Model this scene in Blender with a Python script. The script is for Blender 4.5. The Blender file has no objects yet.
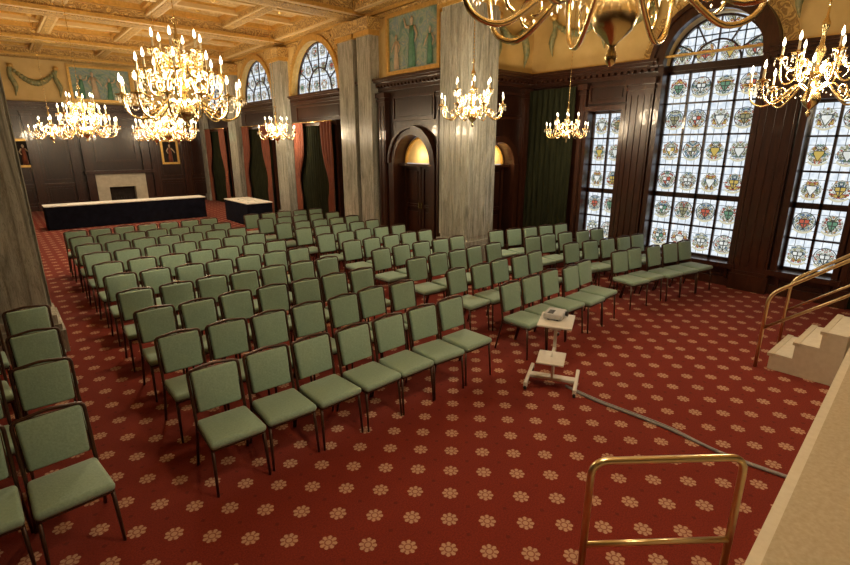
import bpy, bmesh, math, random
from mathutils import Vector, Matrix
random.seed(7)
S=bpy.context.scene
pi=math.pi
# ------------------------------------------------------------------ node helper
class NT:
    def __init__(s,name):
        s.m=bpy.data.materials.new(name); s.m.use_nodes=True
        s.t=s.m.node_tree; s.t.nodes.clear()
        s.out=s.t.nodes.new('ShaderNodeOutputMaterial')
    def n(s,ty,**kw):
        nd=s.t.nodes.new(ty)
        for k,v in kw.items(): setattr(nd,k,v)
        return nd
    def put(s,sock,v):
        if isinstance(v,bpy.types.NodeSocket): s.t.links.new(v,sock)
        elif v is not None:
            if isinstance(v,(tuple,list)) and len(v)==3 and sock.type=='RGBA': v=(*v,1)
            sock.default_value=v
    def math(s,op,a,b=None,c=None):
        nd=s.n('ShaderNodeMath',operation=op)
        s.put(nd.inputs[0],a)
        if b is not None: s.put(nd.inputs[1],b)
        if c is not None: s.put(nd.inputs[2],c)
        return nd.outputs[0]
    def vm(s,op,a,b=None):
        nd=s.n('ShaderNodeVectorMath',operation=op)
        s.put(nd.inputs[0],a)
        if b is not None: s.put(nd.inputs[1],b)
        return nd.outputs[1] if op in('LENGTH','DISTANCE','DOT_PRODUCT') else nd.outputs[0]
    def sep(s,v):
        nd=s.n('ShaderNodeSeparateXYZ'); s.put(nd.inputs[0],v); return nd.outputs
    def comb(s,x,y,z=0.0):
        nd=s.n('ShaderNodeCombineXYZ'); s.put(nd.inputs[0],x);s.put(nd.inputs[1],y);s.put(nd.inputs[2],z); return nd.outputs[0]
    def mix(s,f,a,b):
        nd=s.n('ShaderNodeMix',data_type='RGBA'); s.put(nd.inputs[0],f); s.put(nd.inputs[6],a); s.put(nd.inputs[7],b); return nd.outputs[2]
    def ramp(s,f,stops,interp='LINEAR'):
        nd=s.n('ShaderNodeValToRGB'); cr=nd.color_ramp; cr.interpolation=interp
        while len(cr.elements)<len(stops): cr.elements.new(0.5)
        for e,(p,c) in zip(cr.elements,stops): e.position=p; e.color=(*c,1)
        s.put(nd.inputs[0],f); return nd.outputs[0]
    def noise(s,vec,scale,detail=3,rough=.5,dist=0):
        nd=s.n('ShaderNodeTexNoise'); s.put(nd.inputs['Vector'],vec); nd.inputs['Scale'].default_value=scale
        nd.inputs['Detail'].default_value=detail; nd.inputs['Roughness'].default_value=rough; nd.inputs['Distortion'].default_value=dist
        return nd.outputs[0]
    def pos(s): return s.n('ShaderNodeNewGeometry').outputs['Position']
    def obj(s): return s.n('ShaderNodeTexCoord').outputs['Object']
    def bsdf(s,color,rough=.5,metal=0,bump=None,bstr=.3,bdist=.01,coat=0,sheen=0,spec=None,trans=0):
        b=s.n('ShaderNodeBsdfPrincipled')
        s.put(b.inputs['Base Color'],color); s.put(b.inputs['Roughness'],rough); s.put(b.inputs['Metallic'],metal)
        b.inputs['Coat Weight'].default_value=coat; b.inputs['Sheen Weight'].default_value=sheen
        b.inputs['Transmission Weight'].default_value=trans
        if spec is not None: b.inputs['Specular IOR Level'].default_value=spec
        if bump is not None:
            bp=s.n('ShaderNodeBump'); bp.inputs['Strength'].default_value=bstr; bp.inputs['Distance'].default_value=bdist
            s.put(bp.inputs['Height'],bump); s.t.links.new(bp.outputs[0],b.inputs['Normal'])
        s.t.links.new(b.outputs[0],s.out.inputs[0]); return b
def simple(name,c1,c2,scale=6,rough=.5,metal=0,stretch=(1,1,1),bstr=.15,coat=0,sheen=0,useobj=False,spec=None):
    N=NT(name); v=N.vm('MULTIPLY',N.obj() if useobj else N.pos(),stretch)
    f=N.noise(v,scale,4,.6)
    N.bsdf(N.ramp(f,[(.3,c1),(.7,c2)]),rough,metal,f,bstr,.01,coat,sheen,spec)
    return N.m
# ------------------------------------------------------------------ materials
def mk_carpet():
    N=NT('carpet_red'); p=N.pos(); s=.385
    base=N.noise(p,90,2,.7); big=N.noise(p,1.3,2)
    col=N.ramp(base,[(.3,(.125,.013,.007)),(.7,(.225,.028,.014))])
    col=N.mix(N.math('MULTIPLY',big,.35),col,(.14,.018,.010))
    for off in (0,.5):
        q=N.vm('FRACTION',N.vm('ADD',N.vm('MULTIPLY',p,(1/s,1/s,0)),(off+.2,off+.1,0)))
        q=N.vm('SUBTRACT',q,(.5,.5,0)); x,y,_=N.sep(q)
        d=N.math('SQRT',N.math('ADD',N.math('MULTIPLY',x,x),N.math('MULTIPLY',y,y)))
        th=N.math('ARCTAN2',y,x)
        pet=N.math('COSINE',N.math('MULTIPLY',th,8))
        rad=N.math('ADD',.15,N.math('MULTIPLY',pet,.012))
        m=N.math('LESS_THAN',d,rad)
        ring=N.math('MULTIPLY',N.math('GREATER_THAN',d,.05),N.math('LESS_THAN',d,.075))
        slit=N.math('MULTIPLY',N.math('LESS_THAN',pet,-.4),N.math('GREATER_THAN',d,.085))
        dark=N.math('MAXIMUM',ring,slit)
        c=N.mix(N.math('MULTIPLY',dark,.8),(.47,.28,.18),(.20,.05,.03))
        col=N.mix(N.math('MULTIPLY',m,.92),col,c)
        ax=N.math('ABSOLUTE',N.math('SUBTRACT',N.math('ABSOLUTE',x),.5))
        dd=N.math('ADD',ax,N.math('ABSOLUTE',y))
        col=N.mix(N.math('MULTIPLY',N.math('LESS_THAN',dd,.05),.5),col,(.07,.01,.006))
    N.bsdf(col,.95,0,base,.3,.004,sheen=.05,spec=.15)
    return N.m
def mk_wood(name,c1,c2,rough=.25):
    N=NT(name); v=N.vm('MULTIPLY',N.pos(),(6,6,.8)); f=N.noise(v,3,5,.65,1.0)
    N.bsdf(N.ramp(f,[(.25,c1),(.75,c2)]),rough,0,f,.08,.01,coat=.25); return N.m
def mk_marble():
    N=NT('marble_column_veined'); p=N.pos()
    v=N.vm('MULTIPLY',p,(5.5,5.5,.55)); f=N.noise(v,1.6,6,.62,1.6)
    g=N.noise(N.vm('MULTIPLY',p,(9,9,.9)),2.2,5,.6,2.2)
    c=N.ramp(f,[(.28,(.14,.145,.12)),(.45,(.33,.33,.28)),(.6,(.45,.45,.39)),(.8,(.62,.62,.56))])
    vein=N.math('LESS_THAN',N.math('ABSOLUTE',N.math('SUBTRACT',g,.5)),.02)
    c=N.mix(N.math('MULTIPLY',vein,.5),c,(.15,.15,.12))
    N.bsdf(c,.22,0,None,coat=.2); return N.m
def mk_plaster(name,base,orn,scale=3.2,thr=.5,freq=38,metal=0):
    N=NT(name); p=N.pos()
    w=N.n('ShaderNodeTexVoronoi',feature='DISTANCE_TO_EDGE'); N.put(w.inputs['Vector'],N.vm('ADD',p,N.vm('MULTIPLY',N.comb(N.noise(p,5,2),N.noise(p,6,2),N.noise(p,7,2)),(.25,.25,.25)))); w.inputs['Scale'].default_value=scale
    e=w.outputs[0]; sc=N.math('SINE',N.math('MULTIPLY',e,freq))
    f=N.math('GREATER_THAN',sc,thr)
    c=N.mix(N.math('MULTIPLY',f,.75),base,orn)
    N.bsdf(c,.45,metal,sc,.5,.03); return N.m
def mk_glass():
    N=NT('stained_glass_lit'); uv=N.n('ShaderNodeUVMap').outputs[0]
    fl=N.vm('FLOOR',uv); fr=N.vm('SUBTRACT',N.vm('FRACTION',uv),(.5,.5,0)); x,y,_=N.sep(fr)
    y2=N.math('MULTIPLY',y,1.42)
    wn=N.n('ShaderNodeTexWhiteNoise'); N.put(wn.inputs['Vector'],fl); rnd=wn.outputs[0]
    rv=wn.outputs[1]
    ax=N.math('ABSOLUTE',x)
    mv=N.vm('ADD',N.comb(ax,y2,0.0),N.vm('MULTIPLY',rv,(9,9,9)))
    nz=N.noise(mv,6,3,.55,1.2)
    d=N.math('SQRT',N.math('ADD',N.math('MULTIPLY',x,x),N.math('MULTIPLY',y2,y2)))
    wob=N.math('ADD',d,N.math('MULTIPLY',N.math('SUBTRACT',nz,.5),.30))
    mant=N.math('LESS_THAN',wob,.38)
    nb=N.math('SINE',N.math('MULTIPLY',nz,42))
    ink=N.math('GREATER_THAN',nb,.35)
    mc=N.ramp(N.noise(mv,4.5,1),[(0,(.50,.36,.10)),(.36,(.40,.10,.06)),(.42,(.70,.72,.66)),(.50,(.34,.34,.20)),(.56,(.62,.64,.58)),(.62,(.14,.22,.34)),(.67,(.16,.24,.13))],'CONSTANT')
    mc=N.mix(N.math('MULTIPLY',ink,.92),mc,(.025,.025,.022))
    ringm=N.math('LESS_THAN',N.math('ABSOLUTE',N.math('SUBTRACT',d,.41)),.016)
    isring=N.math('GREATER_THAN',rnd,.6)
    sw=N.math('SUBTRACT',.20,N.math('MULTIPLY',N.math('MAXIMUM',N.math('MULTIPLY',y2,-1),0.0),.6))
    sh=N.math('MULTIPLY',N.math('LESS_THAN',ax,sw),N.math('MULTIPLY',N.math('LESS_THAN',y2,.13),N.math('GREATER_THAN',y2,-.30)))
    sw2=N.math('SUBTRACT',sw,.03)
    sh2=N.math('MULTIPLY',N.math('LESS_THAN',ax,sw2),N.math('MULTIPLY',N.math('LESS_THAN',y2,.10),N.math('GREATER_THAN',y2,-.27)))
    shc=N.ramp(rnd,[(0,(.64,.66,.62)),(.22,(.50,.36,.09)),(.38,(.12,.24,.15)),(.52,(.60,.62,.58)),(.64,(.44,.10,.06)),(.76,(.16,.25,.44)),(.88,(.26,.24,.13))],'CONSTANT')
    chk=N.math('GREATER_THAN',N.math('MULTIPLY',x,N.math('ADD',y2,.06)),0.0)
    shc=N.mix(N.math('MULTIPLY',N.math('MULTIPLY',chk,.85),N.math('LESS_THAN',N.math('FRACT',N.math('MULTIPLY',rnd,7.3)),.6)),shc,(.76,.78,.74))
    cross=N.math('LESS_THAN',N.math('MINIMUM',ax,N.math('ABSOLUTE',N.math('ADD',y2,.06))),.022)
    shc=N.mix(N.math('MULTIPLY',cross,N.math('GREATER_THAN',rnd,.35)),shc,(.06,.06,.05))
    lat=N.vm('SUBTRACT',N.vm('FRACTION',N.vm('MULTIPLY',uv,(3,4,1))),(.5,.5,0)); lx,ly,_=N.sep(lat)
    lm=N.math('MAXIMUM',N.math('GREATER_THAN',N.math('ABSOLUTE',lx),.46),N.math('GREATER_THAN',N.math('ABSOLUTE',ly),.465))
    outc=N.ramp(N.noise(uv,5,2),[(.3,(.58,.66,.74)),(.7,(.90,.94,.98))])
    c=N.mix(lm,outc,(.13,.14,.14))
    c=N.mix(mant,c,mc)
    c=N.mix(N.math('MULTIPLY',ringm,isring),c,(.03,.03,.03))
    rib=N.math('MULTIPLY',N.math('LESS_THAN',N.math('ABSOLUTE',N.math('ADD',y2,N.math('SUBTRACT',.45,N.math('MULTIPLY',N.math('MULTIPLY',x,x),1.2)))),.045),N.math('LESS_THAN',ax,.34))
    c=N.mix(rib,c,(.58,.54,.38))
    c=N.mix(sh,c,(.02,.02,.02)); c=N.mix(sh2,c,shc)
    bm=N.math('MAXIMUM',N.math('GREATER_THAN',N.math('ABSOLUTE',x),.47),N.math('GREATER_THAN',N.math('ABSOLUTE',y),.48))
    c=N.mix(bm,c,(.015,.015,.015))
    e=N.n('ShaderNodeEmission'); N.put(e.inputs[0],c); e.inputs[1].default_value=1.05
    N.t.links.new(e.outputs[0],N.out.inputs[0]); return N.m
def emis(name,c,st,sample=True):
    N=NT(name); e=N.n('ShaderNodeEmission'); N.put(e.inputs[0],c); e.inputs[1].default_value=st
    N.t.links.new(e.outputs[0],N.out.inputs[0])
    if not sample: N.m.cycles.emission_sampling='NONE'
    return N.m
def mk_mural():
    N=NT('mural_paint'); p=N.pos()
    f=N.noise(p,2.6,5,.6,1.5); g=N.noise(p,7,3,.6,1)
    c=N.ramp(f,[(.3,(.08,.16,.14)),(.42,(.20,.34,.28)),(.5,(.42,.46,.32)),(.58,(.20,.32,.38)),(.68,(.55,.50,.33)),(.8,(.25,.14,.08))])
    c=N.mix(N.math('MULTIPLY',g,.4),c,(.10,.22,.20))
    N.bsdf(c,.6); return N.m
CARPET=mk_carpet()
WOOD=mk_wood('mahogany_dark',(.008,.003,.002),(.040,.012,.006),.28)
WOOD2=mk_wood('mahogany_trim',(.014,.005,.003),(.066,.020,.009),.28)
MARBLE=mk_marble()
GOLDPL=mk_plaster('gilded_plaster',(.72,.48,.16),(.32,.16,.04),2.6,.3,46)
OCHRE=simple('ochre_wall_paint',(.60,.41,.14),(.72,.52,.21),2,.6)
CEIL=mk_plaster('ceiling_painted_panel',(.76,.56,.26),(.52,.31,.09),1.8,.4,46)
BEAM=simple('ceiling_beam_cream',(.70,.50,.22),(.80,.61,.31),3,.5)
GILT=simple('gilt_moulding',(.60,.36,.09),(.80,.52,.16),14,.35,.5)
GLASS=mk_glass()
MURAL=mk_mural()
FLESH=simple('mural_figure_flesh',(.50,.38,.24),(.65,.52,.36),14,.6)
ROBE=simple('mural_figure_robe',(.06,.20,.12),(.14,.32,.20),10,.6)
BRASS=simple('polished_brass',(.88,.66,.30),(1.0,.80,.44),5,.24,1.0,bstr=.02)
BRASSD=simple('brass_rail',(.74,.58,.30),(.86,.70,.40),8,.28,1.0,bstr=.02)
CRYST=NT('cut_crystal'); CRYST.bsdf((.98,.92,.78),.08,.0,spec=1.0); CRYST=CRYST.m
CANDLE=simple('candle_sleeve_ivory',(.84,.72,.48),(.9,.8,.58),8,.5)
BULB=emis('candle_bulb_glow',(1,.86,.58),9,False)
GREENC=simple('curtain_green_velvet',(.010,.012,.006),(.026,.028,.013),5,.9,stretch=(4,4,.5),spec=.1)
REDC=simple('curtain_rust_velvet',(.13,.032,.014),(.24,.065,.028),5,.8,stretch=(4,4,.5),sheen=.15)
FAB=simple('chair_fabric_sage',(.205,.315,.235),(.27,.40,.305),60,.7,sheen=.3,bstr=.2,useobj=True)
FRAME=simple('chair_frame_bronze',(.045,.020,.012),(.08,.035,.02),20,.35,.4,useobj=True)
STAGE=simple('stage_carpet_beige',(.36,.29,.18),(.45,.37,.25),40,.9)
STAGEE=simple('stage_edge_cream',(.52,.45,.32),(.58,.51,.38),20,.6)
STEP=simple('step_cream',(.58,.52,.40),(.66,.60,.48),15,.6)
CART=simple('cart_grey_metal',(.62,.59,.53),(.70,.67,.60),15,.4,useobj=True)
PROJ=simple('projector_shell',(.40,.40,.40),(.52,.52,.52),20,.4,useobj=True)
BLACK=simple('black_rubber',(.01,.01,.01),(.03,.03,.03),20,.5)
CABLE=simple('cable_cover_grey',(.20,.19,.18),(.30,.29,.28),20,.6)
NAVY=simple('table_skirt_dark',(.003,.0035,.008),(.008,.009,.018),6,.9,spec=.1)
WHITE=simple('table_cloth_white',(.66,.64,.58),(.76,.74,.68),12,.7)
FIREM=simple('fireplace_stone',(.48,.44,.34),(.62,.58,.46),5,.4)
DARK=simple('firebox_soot',(.01,.008,.006),(.03,.02,.015),8,.9)
EXIT=emis('exit_sign_green',(.1,.8,.35),1.2)
NICHE=simple('niche_gilded_plaster',(.84,.60,.26),(.92,.70,.34),5,.5)
GARL=simple('garland_green_gilt',(.14,.19,.09),(.42,.36,.16),12,.5)
# ------------------------------------------------------------------ mesh builder
class MB:
    def __init__(s): s.v=[];s.f=[];s.m=[];s.sm=[];s.mats=[];s.uv={}
    def mi(s,mat):
        if mat not in s.mats: s.mats.append(mat)
        return s.mats.index(mat)
    def add(s,vs,fs,mat,smooth=False,M=None):
        o=len(s.v); k=s.mi(mat)
        s.v+= [tuple(M@Vector(p)) for p in vs] if M is not None else [tuple(p) for p in vs]
        for f in fs: s.f.append([i+o for i in f]); s.m.append(k); s.sm.append(smooth)
    def hexa(s,p,mat,M=None):
        s.add(p,[(3,2,1,0),(4,5,6,7),(0,1,5,4),(1,2,6,5),(2,3,7,6),(3,0,4,7)],mat,False,M)
    def box(s,x0,y0,z0,x1,y1,z1,mat,M=None):
        if x0>x1:x0,x1=x1,x0
        if y0>y1:y0,y1=y1,y0
        if z0>z1:z0,z1=z1,z0
        s.hexa([(x0,y0,z0),(x1,y0,z0),(x1,y1,z0),(x0,y1,z0),(x0,y0,z1),(x1,y0,z1),(x1,y1,z1),(x0,y1,z1)],mat,M)
    def rbox(s,cx,cy,cz,sx,sy,sz,b,mat,M=None,seg=3,fn=None):
        bm=bmesh.new(); bmesh.ops.create_cube(bm,size=1)
        for v in bm.verts: v.co=Vector((v.co.x*sx,v.co.y*sy,v.co.z*sz))
        bmesh.ops.bevel(bm,geom=bm.edges[:],offset=b,segments=seg,profile=.5,affect='EDGES')
        if fn:
            for v in bm.verts: v.co=Vector(fn(v.co.x,v.co.y,v.co.z))
        bm.verts.index_update()
        T=Matrix.Translation((cx,cy,cz)); T=(M@T) if M is not None else T
        s.add([v.co.copy() for v in bm.verts],[[v.index for v in f.verts] for f in bm.faces],mat,True,T); bm.free()
    def lathe(s,prof,seg,mat,M=None,smooth=True):
        vs=[];fs=[]
        for r,z in prof:
            for i in range(seg):
                a=2*pi*i/seg; vs.append((r*math.cos(a),r*math.sin(a),z))
        for j in range(len(prof)-1):
            for i in range(seg):
                k=(i+1)%seg; fs.append((j*seg+i,j*seg+k,(j+1)*seg+k,(j+1)*seg+i))
        s.add(vs,fs,mat,smooth,M)
    def cyl(s,x,y,z0,z1,r,mat,seg=12,M=None):
        T=Matrix.Translation((x,y,0)); T=(M@T) if M is not None else T
        s.lathe([(0.0001,z0),(r,z0),(r,z1),(0.0001,z1)],seg,mat,T,False)
    def tube(s,pts,r,mat,seg=8,M=None,closed=False):
        P=[Vector(p) for p in pts]; n=len(P); rs=r if isinstance(r,(list,tuple)) else [r]*n
        vs=[];fs=[];N=None
        for i in range(n):
            if closed: t=P[(i+1)%n]-P[i-1]
            else: t=P[min(i+1,n-1)]-P[max(i-1,0)]
            t.normalize()
            if N is None:
                N=t.orthogonal().normalized()
            N=(N-t*N.dot(t)).normalized(); B=t.cross(N)
            for k in range(seg):
                a=2*pi*k/seg; vs.append(P[i]+(N*math.cos(a)+B*math.sin(a))*rs[i])
        for i in range(n if closed else n-1):
            j=(i+1)%n
            for k in range(seg):
                l=(k+1)%seg; fs.append((i*seg+k,i*seg+l,j*seg+l,j*seg+k))
        if not closed:
            fs.append(list(range(seg))[::-1]); fs.append([(n-1)*seg+k for k in range(seg)])
        s.add(vs,fs,mat,True,M)
    def mesh(s,name):
        me=bpy.data.meshes.new(name); me.from_pydata(s.v,[],s.f)
        for m in s.mats: me.materials.append(m)
        me.polygons.foreach_set('material_index',s.m); me.polygons.foreach_set('use_smooth',s.sm)
        me.update(); return me
    def obj(s,name,loc=(0,0,0),rot=0,parent=None):
        return link(name,s.mesh(name),loc,rot,parent)
def link(name,me,loc=(0,0,0),rot=0,parent=None,scale=1):
    o=bpy.data.objects.new(name,me); S.collection.objects.link(o)
    o.location=loc; o.rotation_euler=(0,0,rot); 
    o.scale=(scale,)*3 if not isinstance(scale,tuple) else scale
    if parent: o.parent=parent
    return o
def smoothpts(P,n=6):
    P=[Vector(p) for p in P]; out=[]
    Q=[P[0]*2-P[1]]+P+[P[-1]*2-P[-2]]
    for i in range(1,len(Q)-2):
        p0,p1,p2,p3=Q[i-1:i+3]
        for k in range(n):
            t=k/n
            out.append(.5*((2*p1)+(p2-p0)*t+(2*p0-5*p1+4*p2-p3)*t*t+(3*p1-p0-3*p2+p3)*t**3))
    out.append(P[-1]); return out
class W:
    def __init__(s,kind,c): s.k=kind; s.c=c; s.mb=MB()
    def P(s,u,z,d):
        if s.k=='X-': return (s.c-d,u,z)
        if s.k=='X+': return (s.c+d,u,z)
        if s.k=='Y-': return (u,s.c-d,z)
        if s.k=='Y+': return (u,s.c+d,z)
    def box(s,u0,u1,z0,z1,d0,d1,mat):
        a=s.P(u0,z0,d0); b=s.P(u1,z1,d1); s.mb.box(*a,*b,mat)
    def hexa(s,q,d0,d1,mat):
        s.mb.hexa([s.P(u,z,d0) for u,z in q]+[s.P(u,z,d1) for u,z in q],mat)
    def arc(s,uc,zc,r0,r1,d0,d1,mat,a0=0,a1=pi,n=20):
        for i in range(n):
            a=a0+(a1-a0)*i/n; b=a0+(a1-a0)*(i+1)/n
            s.hexa([(uc+r0*math.cos(a),zc+r0*math.sin(a)),(uc+r1*math.cos(a),zc+r1*math.sin(a)),(uc+r1*math.cos(b),zc+r1*math.sin(b)),(uc+r0*math.cos(b),zc+r0*math.sin(b))],d0,d1,mat)
    def wall(s,u0,u1,z0,z1,t,mat,ops=()):
        cur=u0
        for (a,b,za,zb,arch) in sorted(ops):
            if a>cur: s.box(cur,a,z0,z1,-t,0,mat)
            if za>z0: s.box(a,b,z0,za,-t,0,mat)
            if arch:
                n=20; r=(b-a)/2; c=(a+b)/2
                h=lambda u: zb+math.sqrt(max(0,r*r-(u-c)**2))
                for i in range(n):
                    p=c-r*math.cos(pi*i/n); q=c-r*math.cos(pi*(i+1)/n)
                    s.hexa([(p,h(p)),(q,h(q)),(q,z1),(p,z1)],-t,0,mat)
            elif zb<z1: s.box(a,b,zb,z1,-t,0,mat)
            cur=b
        if cur<u1: s.box(cur,u1,z0,z1,-t,0,mat)
    def frame(s,u0,u1,z0,z1,w,d,mat,d0=0):
        s.box(u0,u1,z0,z0+w,d0,d,mat); s.box(u0,u1,z1-w,z1,d0,d,mat)
        s.box(u0,u0+w,z0+w,z1-w,d0,d,mat); s.box(u1-w,u1,z0+w,z1-w,d0,d,mat)
    def panel(s,u0,u1,z0,z1,mat=None):
        mat=mat or WOOD2
        s.frame(u0,u1,z0,z1,.05,.035,mat); 
        if u1-u0>.25 and z1-z0>.25: s.box(u0+.1,u1-.1,z0+.1,z1-.1,0,.022,WOOD)
    def pilaster(s,u0,u1,z0,z1,d,mat,flutes=5):
        s.box(u0,u1,z0,z1,0,d,mat); w=u1-u0
        s.box(u0-.04,u1+.04,z0,z0+.3,0,d+.04,mat); s.box(u0-.02,u1+.02,z0+.3,z0+.36,0,d+.02,mat)
        s.box(u0-.04,u1+.04,z1-.12,z1,0,d+.05,mat); s.box(u0-.02,u1+.02,z1-.22,z1-.16,0,d+.03,mat)
        for i in range(flutes):
            c=u0+w*(i+.5)/flutes; s.box(c-w/flutes*.22,c+w/flutes*.22,z0+.45,z1-.32,d,d+.018,mat)
    def cornice(s,u0,u1,z,mat,sc=1,dent=True):
        prof=[(0,.05),(.08,.08),(.14,.13),(.2,.2),(.25,.24)]
        for i,(h,dd) in enumerate(prof):
            h2=prof[i+1][0] if i+1<len(prof) else .30
            s.box(u0,u1,z+h*sc,z+h2*sc,0,dd*sc,mat)
        if dent:
            u=u0+.05
            while u<u1-.05:
                s.box(u,u+.07,z+.085*sc,z+.135*sc,0,.16*sc,mat); u+=.14
    def swag(s,u0,u1,z,drop,sc=1):
        n=15; pts=[s.P(u0+(u1-u0)*k/n,z-drop*math.sin(pi*k/n),.07) for k in range(n+1)]
        for k,p in enumerate(pts):
            r=(.045+.055*math.sin(pi*k/n))*sc
            s.mb.lathe([(.001,-r),(r*.8,-r*.6),(r,0),(r*.8,r*.6),(.001,r)],7,GARL,Matrix.Translation(p)@Matrix.Rotation(k*.9,4,'X'))
        s.mb.tube(pts,[.02+.03*math.sin(pi*k/n) for k in range(n+1)],GARL,6)
        for e in (u0,u1):
            s.mb.tube(smoothpts([s.P(e,z+.1,.05),s.P(e-.05*sc,z-.2*sc,.07),s.P(e+.04*sc,z-.5*sc,.06),s.P(e,z-.8*sc,.04)],3),[.06*sc]*4+[.075*sc]*3+[.05*sc,.03*sc,.01],GARL,7)
            s.mb.lathe([(.001,-.09),(.09,-.05),(.1,0),(.09,.05),(.001,.09)],8,GILT,Matrix.Translation(s.P(e,z+.08,.08)))
    def figure(s,u,z,h,robe,lean=0,arm=1,d=.045):
        # painted low-relief draped figure, h tall, standing on z
        start=len(s.mb.v)
        Q=lambda a,b:s.P(u+a*h+lean*b*h,z+b*h,d)
        def limb(p,r,m):
            pts=[Q(*q) for q in p]; s.mb.tube(pts,[x*h for x in r],m,7)
        limb([(0,.0),(0,.25),(.01,.5),(0,.62),(0,.8)],[.13,.12,.09,.085,.075],robe)
        limb([(0,.78),(0,.86)],[.035,.03],FLESH)
        limb([(0,.84),(0,.88),(0,.93),(0,.985)],[.03,.055,.055,.02],FLESH)
        limb([(-.07,.78),(-.17,.62),(-.10,.48)],[.035,.03,.022],FLESH)
        limb([(.07,.78),(.2,.80 if arm>0 else .62),(.26,.98 if arm>0 else .5)],[.035,.03,.02],FLESH)
        limb([(-.05,.04),(-.06,-.0)],[.03,.035],FLESH); limb([(.06,.04),(.07,-.0)],[.03,.035],FLESH)
        ax=0 if s.k[0]=='X' else 1; c=s.P(0,0,d)[ax]
        for i in range(start,len(s.mb.v)):
            v=list(s.mb.v[i]); v[ax]=c+(v[ax]-c)*.2; s.mb.v[i]=tuple(v)
    def obj(s,name): return s.mb.obj(name)

H=6.3; XR=10.3; XN=8.1; YF=25.5; YB=-3.0; XL=-3.4; YA=7.9
mb=MB(); mb.box(XL-.3,YB-.3,-.2,XR+.5,YF+.3,0,CARPET); mb.obj('floor')
mb=MB(); mb.box(XL-.3,YB-.3,H,XR+.5,YF+.3,H+.2,CEIL); mb.obj('ceiling')
mb=MB()
for y in (-1,3.4,7.9,12.05,16.75,21.3,25.2):
    mb.box(XL,y-.35,H-.45,XR,y+.35,H,BEAM)
    for s_ in (-1,1):
        mb.box(XL,y+s_*.35,H-.45,XR,y+s_*.41,H-.36,GILT); mb.box(XL,y+s_*.35,H-.14,XR,y+s_*.48,H,GILT)
        mb.box(XL,y+s_*.35,H-.34,XR,y+s_*.362,H-.16,GOLDPL)
    mb.box(XL,y-.22,H-.47,XR,y+.22,H-.45,GOLDPL)
for x in (-.3,2.0,4.1,6.2,8.0):
    w=.3 if x in(-.3,8.0) else .16; hh=.4 if w==.3 else .26
    mb.box(x-w,YB,H-hh,x+w,YF,H,BEAM)
    for s_ in (-1,1):
        mb.box(x+s_*w,YB,H-.12,x+s_*(w+.1),YF,H,GILT)
        mb.box(x+s_*w,YB,H-hh+.03,x+s_*(w+.012),YF,H-.14,GOLDPL)
    mb.box(x-w*.6,YB,H-hh-.02,x+w*.6,YF,H-hh,GOLDPL)
for y0,y1 in ((8.4,11.6),(12.5,16.3),(17.2,20.9),(21.8,24.8)):
    for k in range(1,3):
        y=y0+(y1-y0)*k/3; mb.box(0,y-.08,H-.16,XN,y+.08,H,BEAM); mb.box(0,y-.12,H-.06,XN,y+.12,H,GILT)
    for k in range(3):
        y=y0+(y1-y0)*(k+.5)/3
        for x in (.85,3.05,5.15,7.0):
            mb.lathe([(.001,-.10),(.06,-.08),(.10,-.04),(.22,-.03),(.26,0),(.001,0)],10,GILT,Matrix.Translation((x,y,H)))
mb.obj('trim_ceiling_beams')

# ---------------- window wall (right)
w=W('X-',XR)
ops=[(3.0,4.66,.45,4.08,True),(5.45,6.22,.45,3.32,False),(1.44,2.21,.45,3.32,False)]
w.wall(YB,YA+.3,0,4.1,.4,WOOD,[(3.0,4.66,.45,4.1,False),ops[1],ops[2]])
w.wall(YB,YA+.3,4.1,H,.4,OCHRE,[(3.0,4.66,4.1,4.1,True)])
w.obj('wall_right')
w=W('X-',XR)
for u0,u1 in ((4.78,5.32),(2.34,2.88),(6.3,6.45),(1.2,1.36)): w.pilaster(u0,u1,0,3.9,.14 if u1-u0>.3 else .1,WOOD2,4 if u1-u0>.3 else 1)
w.cornice(YB,3.0-.1,3.92,WOOD2); w.cornice(4.66+.1,YA,3.92,WOOD2)
w.arc(3.83,4.1,.83,1.0,0,.16,WOOD2); w.arc(3.83,4.1,1.0,1.08,0,.22,WOOD2); w.arc(3.83,4.1,1.09,1.3,0,.05,GOLDPL)
w.box(3.75,3.91,4.9,5.25,0,.26,WOOD2)
for a,b in ((3.0,4.66),(5.45,6.22),(1.44,2.21)):
    top=4.1 if a==3.0 else 3.32
    w.box(a-.1,a,.35,top,0,.1,WOOD2); w.box(b,b+.1,.35,top,0,.1,WOOD2); w.box(a-.14,b+.14,.36,.45,0,.16,WOOD2)
    if a!=3.0: w.box(a-.1,b+.1,3.32,3.42,0,.12,WOOD2); w.panel(a-.05,b+.05,3.48,3.86)
    w.panel(a,b,.06,.34)
w.box(YB,YA,0,.16,0,.06,WOOD2)
w.box(YB,YA,4.22,4.26,0,.1,GILT)
for u0,u1 in ((-2.8,-1.3),(-1.2,.1)): w.panel(u0,u1,.9,3.8); w.panel(u0,u1,.2,.8)
w.cornice(YB,YA,5.75,GILT,1.3)
for a,b in ((6.0,7.3),(5.0,5.9),(1.7,2.6),(.3,1.5)): w.swag(a,b,5.3,.32,.9)
w.obj('trim_right')
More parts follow.
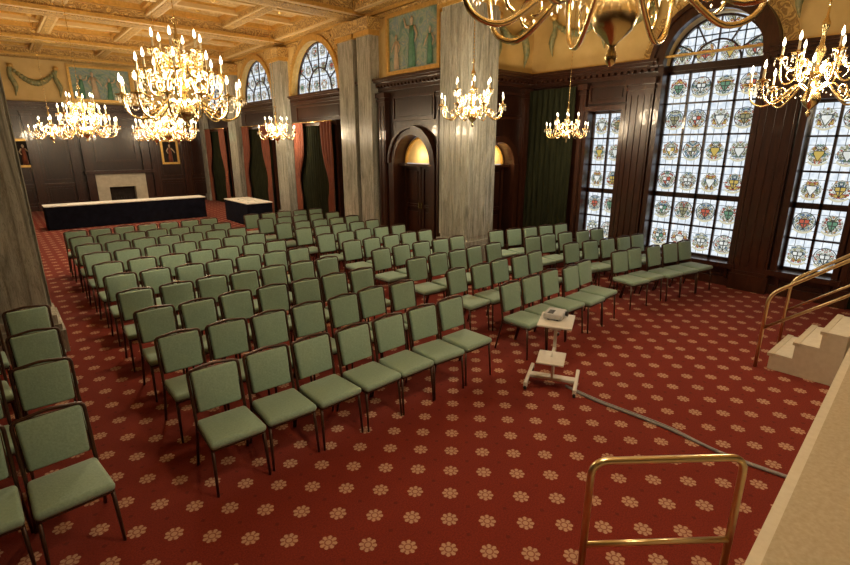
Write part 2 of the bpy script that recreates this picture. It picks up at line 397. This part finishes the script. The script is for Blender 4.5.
def glazing(name,kind,c,a,b,za,zb,nc,nr,arch=False,transom=None,d=-.2):
    w=W(kind,c)
    root=bpy.data.objects.new(name,None); S.collection.objects.link(root)
    V=[];F=[];UV=[]
    def q(pts):
        o=len(V)
        for u,z in pts: V.append(w.P(u,z,d)); UV.append(((u-a)/(b-a)*nc,(z-za)/((zb-za)/nr if zb>za else (b-a)/2/nr)))
        F.append(list(range(o,o+len(pts))))
    if zb>za: q([(a,za),(b,za),(b,zb),(a,zb)])
    r=(b-a)/2; cc=(a+b)/2; zs=zb+(.08 if zb>za else 0)
    if arch: q([(cc+r*math.cos(pi*i/28),zs+r*math.sin(pi*i/28)) for i in range(29)])
    me=bpy.data.meshes.new(name+'_glass'); me.from_pydata(V,[],F); me.materials.append(GLASS)
    ul=me.uv_layers.new(name='UVMap')
    for l in me.loops: ul.data[l.index].uv=UV[l.vertex_index]
    link('glass',me,parent=root)
    fr=W(kind,c); t=.018
    if zb>za:
        for i in range(nc+1):
            u=a+(b-a)*i/nc; tt=t*(2.0 if i in(0,nc) else 1.2); fr.box(u-tt,u+tt,za,zb,d-.03,d+.05,WOOD)
        for j in range(nr+1):
            z=za+(zb-za)*j/nr; tt=t*(2.8 if j in(0,nr) or j==transom else .9); fr.box(a,b,z-tt,z+tt,d-.03,d+.05,WOOD)
    if arch:
        fr.arc(cc,zs,r-.04,r,d-.04,d+.06,WOOD); fr.arc(cc,zs,r*.5-.015,r*.5+.015,d-.02,d+.04,WOOD)
        fr.box(a,b,zs-.07,zs+.04,d-.04,d+.08,WOOD)
        for k in range(1,6):
            an=pi*k/6; p0=(cc+r*.5*math.cos(an),zs+r*.5*math.sin(an)); p1=(cc+r*math.cos(an),zs+r*math.sin(an))
            nx,nz=-math.sin(an)*.012,math.cos(an)*.012
            fr.hexa([(p0[0]-nx,p0[1]-nz),(p1[0]-nx,p1[1]-nz),(p1[0]+nx,p1[1]+nz),(p0[0]+nx,p0[1]+nz)],d-.02,d+.04,WOOD)
        fr.box(cc-.012,cc+.012,zs,zs+r*.5,d-.02,d+.04,WOOD)
    link('muntins',fr.mb.mesh('muntins'),parent=root)
glazing('window_1','X-',XR,3.0,4.66,.45,3.98,4,6,True,2)
glazing('window_2','X-',XR,5.45,6.22,.45,3.32,2,5,False,2)
glazing('window_3','X-',XR,1.44,2.21,.45,3.32,2,5,False,2)
# ---------------- nave right wall with lunettes
LY=(14.5,19.0,23.5)
w=W('X-',XN)
w.wall(YA+.5,YF,0,4.1,.35,WOOD,[(9.05,10.45,0,2.15,True)])
w.wall(YA+.5,YF,4.1,H,.35,OCHRE,[(y-1.45,y+1.45,4.2,4.2,True) for y in LY])
w.obj('wall_nave_right')
w=W('X-',XN)
w.cornice(YA+.55,12.0,3.95,WOOD2)
for y in LY:
    w.arc(y,4.2,1.45,1.62,0,.12,GILT); w.arc(y,4.2,1.62,1.80,0,.06,GOLDPL)
    w.cornice(y-1.6,y+1.6,3.9,WOOD2,.9); w.panel(y-1.4,y+1.4,3.35,3.85)
    w.box(y-1.35,y-1.25,0,3.3,0,.15,WOOD2); w.box(y+1.25,y+1.35,0,3.3,0,.15,WOOD2)
    w.box(y-1.4,y+1.4,3.2,3.34,0,.18,WOOD2)
w.cornice(YA+.55,YF,5.8,GILT,1.3)
w.box(YA+.55,YF,5.68,5.78,0,.05,GOLDPL)
w.frame(8.75,10.75,4.3,5.7,.09,.07,GILT)
w.box(8.84,10.66,4.39,5.61,0,.02,MURAL)
w.figure(9.75,4.42,1.12,ROBE); w.figure(9.1,4.42,.8,ROBE,0,-1); w.figure(10.35,4.42,.8,FLESH,0,-1)
w.box(YA+.6,YF,0,.16,0,.06,WOOD2)
w.arc(9.75,2.15,.7,.85,0,.1,WOOD2); w.arc(9.75,2.15,.85,.93,0,.15,WOOD2)
w.box(8.84,9.05,0,2.15,0,.12,WOOD2); w.box(10.45,10.66,0,2.15,0,.12,WOOD2)
w.pilaster(8.5,8.75,0,3.9,.14,WOOD2,2); w.pilaster(10.75,11.05,0,3.9,.14,WOOD2,2)
w.panel(8.95,10.55,3.2,3.8)
w.obj('trim_nave_right')
def portal(name,kind,c,a,b):
    w=W(kind,c); r=(b-a)/2-.01; cc=(a+b)/2; a+=.01; b-=.01
    w.box(a,b,0.005,2.12,-.34,-.28,WOOD)
    for u0,u1 in ((a,cc-.015),(cc+.015,b)):
        w.frame(u0,u1,0.005,2.1,.09,-.24,WOOD2,-.28)
        w.frame(u0+.09,u1-.09,1.0,1.1,.04,-.25,WOOD2,-.28)
        w.box(u0+.14,u1-.14,.25,.9,-.28,-.255,WOOD2); w.box(u0+.14,u1-.14,1.2,1.95,-.28,-.255,WOOD2)
    w.box(a,b,2.08,2.14,-.34,-.05,WOOD2)
    w.box(cc-.06,cc-.04,1.0,1.15,-.28,-.2,BRASS); w.box(cc+.04,cc+.06,1.0,1.15,-.28,-.2,BRASS)
    n=20
    pts=[(cc+r*math.cos(pi*i/n),2.15+r*math.sin(pi*i/n)) for i in range(n+1)]
    w.mb.add([w.P(u,z,-.30) for u,z in pts],[list(range(n+1))],NICHE)
    w.arc(cc,2.15,r*.9,r*.97,-.3,-.24,GILT)
    w.obj(name)
portal('door_1','X-',XN,9.05,10.45)
for i,y in enumerate(LY): glazing('window_%d'%(4+i),'X-',XN,y-1.45,y+1.45,4.2,4.2,6,3,True,None,-.15)
w=W('X-',XN)
for u0,u1 in ((11.15,11.75),(11.95,12.7),(16.35,17.15),(20.85,21.65),(25.0,25.45)):
    w.box(u0,u1,.0,5.3,0,.28,MARBLE)
    w.box(u0-.05,u1+.05,0,.3,0,.34,MARBLE); w.box(u0-.05,u1+.05,5.3,5.42,0,.34,GILT); w.box(u0-.1,u1+.1,5.42,5.7,0,.4,GOLDPL)
w.obj('trim_marble_pilasters')
# ---------------- alcove end wall
w=W('Y-',YA); w.wall(8.3,XR,0,4.1,.35,WOOD,[(8.66,9.7,0,2.15,True)]); w.wall(8.3,XR,4.1,H,.35,OCHRE); w.obj('wall_alcove_end')
w=W('Y-',YA); w.cornice(8.6,XR,3.92,WOOD2)
w.arc(9.18,2.15,.52,.66,0,.08,WOOD2,0,pi); w.box(9.7,9.86,0,2.15,0,.1,WOOD2)
w.panel(9.0,10.1,3.2,3.8); w.pilaster(9.95,10.2,0,3.9,.1,WOOD2,2); w.box(8.6,XR,0,.16,0,.04,WOOD2)
w.cornice(8.6,XR,5.75,GILT,1.3)
w.swag(8.95,9.95,5.25,.35,1.1)
w.obj('trim_alcove_end')
portal('door_2','Y-',YA,8.66,9.7)
# ---------------- far wall
w=W('Y-',YF); w.wall(XL,XN,0,4.1,.3,WOOD); w.wall(XL,XN,4.1,H,.3,OCHRE); w.obj('wall_far')
w=W('Y-',YF); w.cornice(XL,XN,3.95,WOOD2); w.cornice(XL,XN,5.85,GILT,1.2); w.box(XL,XN,0,.2,0,.06,WOOD2)
w.box(XL,XN,1.0,1.08,0,.07,WOOD2)
for c in (-2.2,-.4,1.35,2.7,5.7,7.05): w.pilaster(c-.16,c+.16,0,3.9,.13,WOOD2,3)
for u0,u1 in ((-2,-.6),(-.2,1.15),(1.55,2.5),(5.9,6.85),(7.25,7.95)):
    w.panel(u0,u1,1.2,2.9); w.panel(u0,u1,.25,.95); w.panel(u0,u1,3.05,3.75)
w.frame(2.95,5.25,4.35,5.75,.1,.09,GILT); w.box(3.05,5.15,4.45,5.65,0,.02,MURAL)
for k,(u,h) in enumerate(((3.35,.9),(3.85,1.05),(4.35,.85),(4.85,1.0))): w.figure(u,4.48,h,FLESH if k%2 else ROBE,.05*(-1)**k,(-1)**k)
for uc in (1.9,6.35,-.5): w.swag(uc-.7,uc+.7,5.45,.5,1.25)
w.obj('trim_far')
w=W('Y-',YF-.01)
c=4.2
w.box(c-1.25,c-.95,0,3.8,0,.3,WOOD2); w.box(c+.95,c+1.25,0,3.8,0,.3,WOOD2); w.box(c-1.35,c+1.35,3.7,3.92,0,.4,WOOD2)
w.box(c-.95,c+.95,1.55,3.7,0,.12,WOOD); w.frame(c-.8,c+.8,1.9,3.4,.08,.18,WOOD2,.12)
w.box(c-.95,c-.5,0,1.4,0,.35,FIREM); w.box(c+.5,c+.95,0,1.4,0,.35,FIREM); w.box(c-.95,c+.95,.85,1.4,0,.36,FIREM)
w.box(c-.5,c+.5,0,.85,0,.02,DARK); w.box(c-1.3,c+1.3,1.42,1.55,0,.5,WOOD2)
w.box(c-.3,c+.3,.1,.16,.05,.3,BLACK)
for k in range(7): w.box(c-.3+k*.1-.01,c-.3+k*.1+.01,.1,.4,.28,.3,BLACK)
w.obj('fireplace')
for u,ww in ((1.05,.8),(6.37,.75)):
    w=W('Y-',YF); w.frame(u-ww/2,u+ww/2,1.75,2.85,.09,.1,GILT,.04); w.box(u-ww/2+.08,u+ww/2-.08,1.83,2.77,.03,.06,DARK)
    w.figure(u,1.85,.8,REDC,0,-1,.08); w.obj('framed_portrait')
w=W('Y-',YF); w.box(6.2,6.6,3.1-.15,3.1+.02,.03,.09,EXIT); w.frame(6.18,6.62,2.93,3.14,.02,.1,BLACK,.03); w.obj('exit_sign')
w=W('X+',XL); w.wall(YB,YF,0,4.1,.3,WOOD); w.wall(YB,YF,4.1,H,.3,OCHRE); w.obj('wall_left')
w=W('X+',XL); w.cornice(YB,YF,3.95,WOOD2); w.cornice(YB,YF,5.8,GILT,1.3,False)
y=YB+.2
while y<YF-1.6: w.panel(y,y+1.4,.25,.95); w.panel(y,y+1.4,1.1,3.7); y+=1.7
w.obj('trim_left')
w=W('Y+',YB); w.wall(XL,XR,0,4.1,.3,WOOD); w.wall(XL,XR,4.1,H,.3,OCHRE); w.obj('wall_back')
def column(name,x0,y0,wd):
    mb=MB(); x1=x0+wd;y1=y0+wd; b=.06
    pr=[(x0+b,y0),(x1-b,y0),(x1,y0+b),(x1,y1-b),(x1-b,y1),(x0+b,y1),(x0,y1-b),(x0,y0+b)]
    n=8; vs=[(x,y,.5) for x,y in pr]+[(x,y,5.4) for x,y in pr]
    mb.add(vs,[(i,(i+1)%n,n+(i+1)%n,n+i) for i in range(n)]+[list(range(n))[::-1],list(range(n,2*n))],MARBLE)
    for k in range(5):
        c=x0+wd*(k+.5)/5; hw=wd*.07
        for yy,s_ in ((y0,-1),(y1,1)): mb.box(c-hw,yy,.6,c+hw,yy+s_*.012,5.3,MARBLE)
        c=y0+wd*(k+.5)/5
        for xx,s_ in ((x0,-1),(x1,1)): mb.box(xx,c-hw,.6,xx+s_*.012,c+hw,5.3,MARBLE)
    for e,z0,z1 in ((.1,0,.3),(.07,.3,.38),(.04,.38,.5)): mb.box(x0-e,y0-e,z0,x1+e,y1+e,z1,MARBLE)
    for e,z0,z1,m in ((.03,5.38,5.45,GILT),(.05,5.45,5.75,GOLDPL),(.12,5.75,5.84,GILT)): mb.box(x0-e,y0-e,z0,x1+e,y1+e,z1,m)
    return mb.obj(name)
column('marble_column',7.73,7.5,.9)
column('marble_column',-.75,7.6,1.0)
for y in (12.1,16.8,21.3): column('marble_column',-.75,y,.9)
def curtain(w,u0,u1,z0,z1,mat,d=.16,amp=.05,tie=None,nf=None):
    nf=nf or max(3,int((u1-u0)/.14)); n=nf*6; rows=14; vs=[];fs=[]
    for j in range(rows+1):
        z=z0+(z1-z0)*j/rows; k=1; sh=0
        if tie:
            zt,side=tie; g=math.exp(-((z-zt)/.7)**2); k=1-.6*g; 
            if z<zt: k=min(k,1-.45)
            sh=(1-k)*(u1-u0)*(0 if side<0 else 1)
        for i in range(n+1):
            u=u0+sh+(u1-u0)*k*i/n
            vs.append(w.P(u,z,d+amp*math.sin(2*pi*nf*i/n+.3*math.sin(j*.5))))
    for j in range(rows):
        for i in range(n): a=j*(n+1)+i; fs.append((a,a+1,a+n+2,a+n+1))
    w.mb.add(vs,fs,mat,True)
w=W('X-',XR); curtain(w,6.5,7.75,.03,3.85,GREENC,.2); w.obj('green_curtain')
w=W('X-',XR); curtain(w,-.05,1.15,.03,3.85,GREENC,.2); w.obj('green_curtain')
for y in LY:
    w=W('X-',XN); curtain(w,y-1.1,y+1.1,.03,3.22,GREENC,.12,.04); w.obj('green_curtain')
    w=W('X-',XN); curtain(w,y-1.25,y-.55,.03,3.3,REDC,.27,.05,(1.4,-1)); curtain(w,y+.55,y+1.25,.03,3.3,REDC,.27,.05,(1.4,1)); 
    w.mb.tube([w.P(y-1.3,3.3,.27),w.P(y+1.3,3.3,.27)],.025,BRASS); w.obj('rust_drape_pair')
# ---------------- stage, steps and rails
mb=MB(); ye=lambda x:.25+.052*x
def slab(xa,xb,off,z0,z1,m,y0=YB+.04):
    mb.hexa([(xa,y0,z0),(xb,y0,z0),(xb,ye(xb)+off,z0),(xa,ye(xa)+off,z0),(xa,y0,z1),(xb,y0,z1),(xb,ye(xb)+off,z1),(xa,ye(xa)+off,z1)],m)
slab(XL+.04,7.7,-.03,0.0,.85,STAGEE); slab(XL+.04,7.7,0,.85,.895,STAGEE); slab(XL+.04,7.7,-.05,.895,.903,STAGE); mb.obj('stage_platform')
mb=MB()
for k in range(3): mb.box(6.66,.68,k*.2,7.5,1.34-.22*k,(k+1)*.2,STEP); mb.box(6.64,1.30-.22*k,(k+1)*.2-.03,7.52,1.36-.22*k,(k+1)*.2+.005,STAGEE)
mb.obj('stage_steps')
def fillet(P,r=.08,n=5):
    P=[Vector(p) for p in P]; out=[P[0]]
    for i in range(1,len(P)-1):
        a=(P[i-1]-P[i]).normalized(); b=(P[i+1]-P[i]).normalized()
        p0=P[i]+a*r; p2=P[i]+b*r
        for k in range(n+1):
            t=k/n; out.append(p0*(1-t)**2+P[i]*2*t*(1-t)+p2*t*t)
    out.append(P[-1]); return out
for x in (6.6,7.56):
    mb=MB()
    mb.tube(fillet([(x,1.45,0),(x,1.45,.92),(x,.55,1.66),(x,.1,1.66),(x,.1,.91)],.12),.02,BRASSD,10)
    mb.tube([(x,1.45,.5),(x,.55,1.24),(x,.1,1.24)],.016,BRASSD,8)
    mb.obj('brass_handrail')
mb=MB(); A=Vector((2.24,1.15,0)); B=Vector((2.93,.60,0)); D=(B-A).normalized(); up=Vector((0,0,1))
mb.tube(fillet([A,A+up*.9,B+up*.9,B],.1,7),.021,BRASSD,14)
mb.tube([A+up*.33,B+up*.33],.018,BRASSD,12)
for p in (A,B): mb.lathe([(.001,0),(.05,0),(.05,.008),(.03,.02),(.022,.03)],14,BRASSD,Matrix.Translation(p))
mb.obj('brass_guard_rail')
# ---------------- projector cart
mb=MB()
mb.rbox(-.03,0,.765,.46,.36,.022,.008,CART)
mb.box(-.08,-.012,.1,-.045,.012,.75,CART); mb.box(.025,-.012,.1,.06,.012,.75,CART); mb.rbox(-.01,0,.33,.15,.05,.05,.008,CART); mb.rbox(-.01,0,.70,.20,.12,.04,.008,CART)
mb.rbox(-.26,.0,.47,.28,.28,.02,.006,CART,Matrix.Rotation(math.radians(-6),4,'Y')); mb.tube([(-.05,0,.46),(-.3,0,.44)],.016,CART,8)
mb.rbox(-.01,0,.08,.10,.54,.035,.008,CART)
for y in (-.26,.26):
    mb.rbox(0,y,.08,.54,.04,.03,.01,CART)
    for x in (-.25,.25):
        mb.lathe([(.001,-.014),(.028,-.014),(.03,0),(.028,.014),(.001,.014)],12,BLACK,Matrix.Translation((x,y,.03))@Matrix.Rotation(pi/2,4,'X'))
        mb.box(x-.02,y-.02,.04,x+.02,y+.02,.07,CART)
mb.cyl(.10,0,.55,.58,.03,BLACK); mb.tube([(.05,0,.565),(.11,0,.565)],.008,BLACK,6)
mb.obj('projector_cart',(4.36,2.82,0),math.radians(28))
mb=MB(); mb.rbox(0,0,.043,.25,.20,.06,.015,PROJ); mb.lathe([(.001,0),(.026,0),(.03,.02),(.026,.03),(.001,.025)],14,BLACK,Matrix.Translation((.06,-.098,.043))@Matrix.Rotation(pi/2,4,'X'))
mb.box(-.1,.0,.074,.02,.06,.078,BLACK); 
for x in(-.09,.09): mb.cyl(x,.05,0,.014,.012,BLACK); mb.cyl(x,-.05,0,.014,.012,BLACK)
mb.obj('projector',(4.38,2.86,.777),math.radians(20))
mb=MB(); mb.tube(smoothpts([(4.40,2.66,.012),(4.36,2.3,.012),(4.40,1.6,.012),(4.36,1.0,.012),(4.42,.56,.012)],8),.014,CABLE,6)
mb.tube(smoothpts([(4.42,2.68,.01),(4.40,2.25,.01),(4.44,1.6,.01),(4.38,1.1,.01),(4.44,.56,.01)],8),.009,CABLE,6)
mb.obj('floor_cable')
# ---------------- tables
def table(name,x0,y0,x1,y1,papers):
    mb=MB(); h=.76
    mb.box(x0-.015,y0-.015,h-.03,x1+.015,y1+.015,h,WHITE)
    st=.06
    def seg(a,b):
        n=int((Vector(b)-Vector(a)).length/st); return [Vector(a).lerp(Vector(b),k/n) for k in range(n)]
    P=seg((x0,y0,0),(x1,y0,0))+seg((x1,y0,0),(x1,y1,0))+seg((x1,y1,0),(x0,y1,0))+seg((x0,y1,0),(x0,y0,0))
    c=Vector(((x0+x1)/2,(y0+y1)/2,0)); vs=[]
    for k,p in enumerate(P):
        o=(p-c).normalized()*(.006 if k%2 else -.006); vs.append(p+o+Vector((0,0,.01)))
    m=len(vs); vs+=[v+Vector((0,0,h-.045)) for v in vs[:m]]
    mb.add(vs,[(i,(i+1)%m,m+(i+1)%m,m+i) for i in range(m)],NAVY,True)
    for k in range(papers):
        x=random.uniform(x0+.2,x1-.2);y=random.uniform(y0+.15,y1-.15); mb.box(x-.1,y-.1,h,x+.1,y+.1,h+.01+.02*random.random(),WHITE)
    mb.obj(name)
table('conference_table',1.0,19.2,5.8,19.9,5)
table('side_table',6.1,15.9,6.95,18.0,8)
# ---------------- chairs
def chair_mesh():
    mb=MB(); w=.198
    mb.rbox(0,-.01,.435,.415,.43,.065,.028,FAB,fn=lambda x,y,z:(x*(1+.04*(-y/.2)),y,z+(.012*(1-(x/.21)**2)*(1-(y/.215)**2) if z>0 else 0)))
    mb.rbox(0,-.01,.395,.39,.40,.02,.008,FRAME)
    R=Matrix.Translation((0,.205,.50))@Matrix.Rotation(math.radians(-11),4,'X')
    mb.rbox(0,-.005,.190,.352,.045,.335,.02,FAB,R,fn=lambda x,y,z:(x*(1+.03*z/.19),y-.012*(1-(x/.19)**2)*(1-(z/.19)**2)*(1 if y<0 else 0),z+(.014*(1-(x/.19)**2) if z>0 else 0)))
    mb.rbox(0,.012,.190,.368,.016,.350,.007,FRAME,R,fn=lambda x,y,z:(x,y,z+(.014*(1-(x/.19)**2) if z>0 else 0)))
    hoop=fillet([(-w-.012,.30,0),(-w,.205,.40),(-w,.215,.50),(-w-.002,.281,.858),(0,.288,.884),(w+.002,.281,.858),(w,.215,.50),(w,.205,.40),(w+.012,.30,0)],.035,3)
    mb.tube(hoop,.0125,FRAME,6)
    for s_ in (-1,1):
        mb.tube([(s_*(w+.008),-.215,0),(s_*(w-.002),-.185,.40)],[.010,.014],FRAME,6)
        mb.tube([(s_*(w-.003),-.2,.395),(s_*(w-.003),.21,.395)],.012,FRAME,6)
    mb.tube([(-w,-.19,.39),(w,-.19,.39)],.011,FRAME,6); mb.tube([(-w,.205,.39),(w,.205,.39)],.011,FRAME,6)
    mb.rbox(0,.29,.876,.09,.012,.018,.005,BRASS)
    return mb.mesh('banquet_chair')
CH=chair_mesh()
def chair(x,y,r=0,jit=1):
    link('banquet_chair',CH,(x+random.uniform(-.012,.012),y+random.uniform(-.03,.03)*jit,0),r+math.radians(random.uniform(-3,3))*jit)
P0=3.62; PITCH=.95
for r in range(10):
    for c in range(7): chair(1.07+c*.452,P0+r*PITCH)
    for c in range(5): chair(4.84+c*.46,P0+r*PITCH)
for r in range(4):
    for c in range(4): chair(.02-c*.46,P0+r*PITCH,math.radians(3))
    a=math.radians(-11)
    for c in range(5):
        chair(7.72+c*.46*math.cos(a),P0+r*PITCH*.95+.05+c*.46*math.sin(a),a)
# ---------------- chandeliers
def chand_mesh(name,tiers,Rm,crys,ar=.011):
    mb=MB()
    k=Rm/.6
    prof=[(.001,-.46),(.015,-.45),(.025,-.42),(.012,-.39),(.02,-.375),(.07,-.33),(.09,-.28),(.07,-.22),(.03,-.18),(.025,-.12),(.05,-.08),(.06,-.04),(.025,0),(.02,.1),(.045,.16),(.05,.2),(.022,.26),(.018,.38),(.035,.42),(.04,.46),(.013,.52),(.009,.62)]
    mb.lathe([(r*k,z*k) for r,z in prof],14,BRASS)
    mb.tube([(.03*k*math.cos(a),0,.65*k+.03*k*math.sin(a)) for a in [2*pi*i/10 for i in range(10)]],.008,BRASS,6,closed=True)
    for (n,R,z0,zc,off) in tiers:
        for i in range(n):
            M=Matrix.Rotation(2*pi*(i+off)/n,4,'Z')
            P=smoothpts([(.05*k,0,z0),(.16*k,0,z0+.07*k),(R*.48,0,z0-.04*k),(R*.72,0,z0-.13*k),(R*.93,0,z0-.08*k),(R,0,zc-.04)],5)
            mb.tube(P,[ar*k]*len(P),BRASS,7,M)
            sc=[]
            for t in range(16):
                a_=-1.2+t*.42; rr_=.075*k*(1-t/20)
                sc.append((R*.60+rr_*math.cos(a_),0,z0-.02*k+rr_*math.sin(a_)))
            mb.tube(sc,.007*k,BRASS,5,M)
            T=M@Matrix.Translation((R,0,zc))
            mb.lathe([(.001,-.045*k),(.012,-.04*k),(.016,-.02*k),(.06*k,-.004),(.065*k,.008),(.02,.004),(.02,.02*k),(.012,.03*k)],10,BRASS,T)
            mb.lathe([(.012*k,.02),(.012*k,.12*k),(.001,.121*k)],8,CANDLE,T)
            mb.lathe([(.006*k,.12*k),(.015*k,.14*k),(.014*k,.165*k),(.007*k,.19*k),(.001,.21*k)],8,BULB,T)
            if crys:
                for a in range(4 if crys<2 else 6):
                    an=2*pi*a/(4 if crys<2 else 6); x=.056*k*math.cos(an); y=.056*k*math.sin(an)
                    mb.lathe([(.0005,-.01),(.006,-.018),(.0005,-.028),(.009,-.045),(.0005,-.08)],5,CRYST,T@Matrix.Translation((x,y,0)),False)
                M2=Matrix.Rotation(2*pi*(i+1+off)/n,4,'Z'); a_=M@Vector((R,0,zc)); b_=M2@Vector((R,0,zc))
                for q in range(1,9):
                    p=a_.lerp(b_,q/9)-Vector((0,0,.12*k*math.sin(pi*q/9)))
                    mb.lathe([(.0005,-.011),(.009,0),(.0005,.011)],5,CRYST,Matrix.Translation(p),False)
                a2=Vector((.04*k,0,.42*k))
                for q in range(1,8 if crys>1 else 0):
                    p=(M@a2).lerp(a_,q/8)-Vector((0,0,.14*k*math.sin(pi*q/8)))
                    mb.lathe([(.0005,-.012),(.010,0),(.0005,.012)],5,CRYST,Matrix.Translation(p),False)
    return mb.mesh(name)
C1=chand_mesh('chandelier_small',[(8,.58,-.2,-.1,0),(6,.33,.02,.16,.5)],.6,1)
C2=chand_mesh('chandelier_large',[(12,.74,-.28,-.16,0),(8,.52,0,.14,.5),(6,.3,.28,.42,0)],.74,2,.010)
C3=chand_mesh('chandelier_scroll',[(8,.74,-.22,-.08,0),(6,.42,.05,.22,.5)],.74,1,.0125)
mb=MB(); prof=[]
for j in range(41):
    z=j/40; prof+= [(.004,z),(.011,z+.008),(.004,z+.016)]
mb.lathe(prof,6,BRASS); CHAIN=mb.mesh('chain')
mb=MB(); mb.lathe([(.001,0),(.03,-.07),(.09,-.04),(.12,0),(.001,.0)],14,GILT); ROSE=mb.mesh('ceiling_rose')
def chandelier(x,y,z,me,sc=1,power=170,rot=0):
    root=bpy.data.objects.new('chandelier',None); S.collection.objects.link(root); root.location=(x,y,z)
    link('body',me,(0,0,0),rot,root,sc)
    top=.6*sc; ln=H-z-top
    link('chain',CHAIN,(0,0,top),0,root,(1,1,ln)); link('ceiling_rose',ROSE,(0,0,H-z),0,root)
    L=bpy.data.lights.new('candle_light','POINT'); L.energy=power*1.45; L.color=(1,.80,.54); L.shadow_soft_size=.22
    o=bpy.data.objects.new('candle_light',L); S.collection.objects.link(o); o.parent=root; o.location=(0,0,-.05)
chandelier(2.34,1.33,3.53,C3,1.0,190,.1)
chandelier(2.15,7.5,3.38,C2,1.0,190)
chandelier(1.75,13.7,3.15,C2,.85,180,.2)
chandelier(1.6,19.5,3.1,C1,.95,160)
chandelier(6.55,1.42,3.33,C1,.97,150,.15)
chandelier(6.75,6.45,3.38,C1,1.0,150,.3)
chandelier(7.05,15.3,3.1,C1,1.0,140)
chandelier(9.1,6.0,2.98,C1,.72,45)
chandelier(3.5,13.9,3.15,C2,.9,180,.3)
chandelier(4.3,18.6,3.1,C1,1.1,170)
chandelier(5.9,22.0,3.1,C1,1.0,130)
for p in ((XN+.1,9.75,2.35),(9.3,YA+.12,2.35)):
    L=bpy.data.lights.new('niche_lamp','POINT'); L.energy=7; L.color=(1,.78,.45); L.shadow_soft_size=.05
    o=bpy.data.objects.new('niche_lamp',L); S.collection.objects.link(o); o.location=p
wd=bpy.data.worlds.new('World'); S.world=wd; wd.use_nodes=True; wd.node_tree.nodes['Background'].inputs[0].default_value=(.75,.85,1,1); wd.node_tree.nodes['Background'].inputs[1].default_value=.8
cam=bpy.data.cameras.new('camera'); co=bpy.data.objects.new('camera',cam); S.collection.objects.link(co)
cam.sensor_width=36; cam.lens=485/850*36; cam.clip_start=.05; co.location=(0,0,2.6)
co.rotation_euler=(math.radians(90-15.8),0,math.radians(-41)); S.camera=co
S.view_settings.view_transform='Standard'; S.view_settings.exposure=0.12
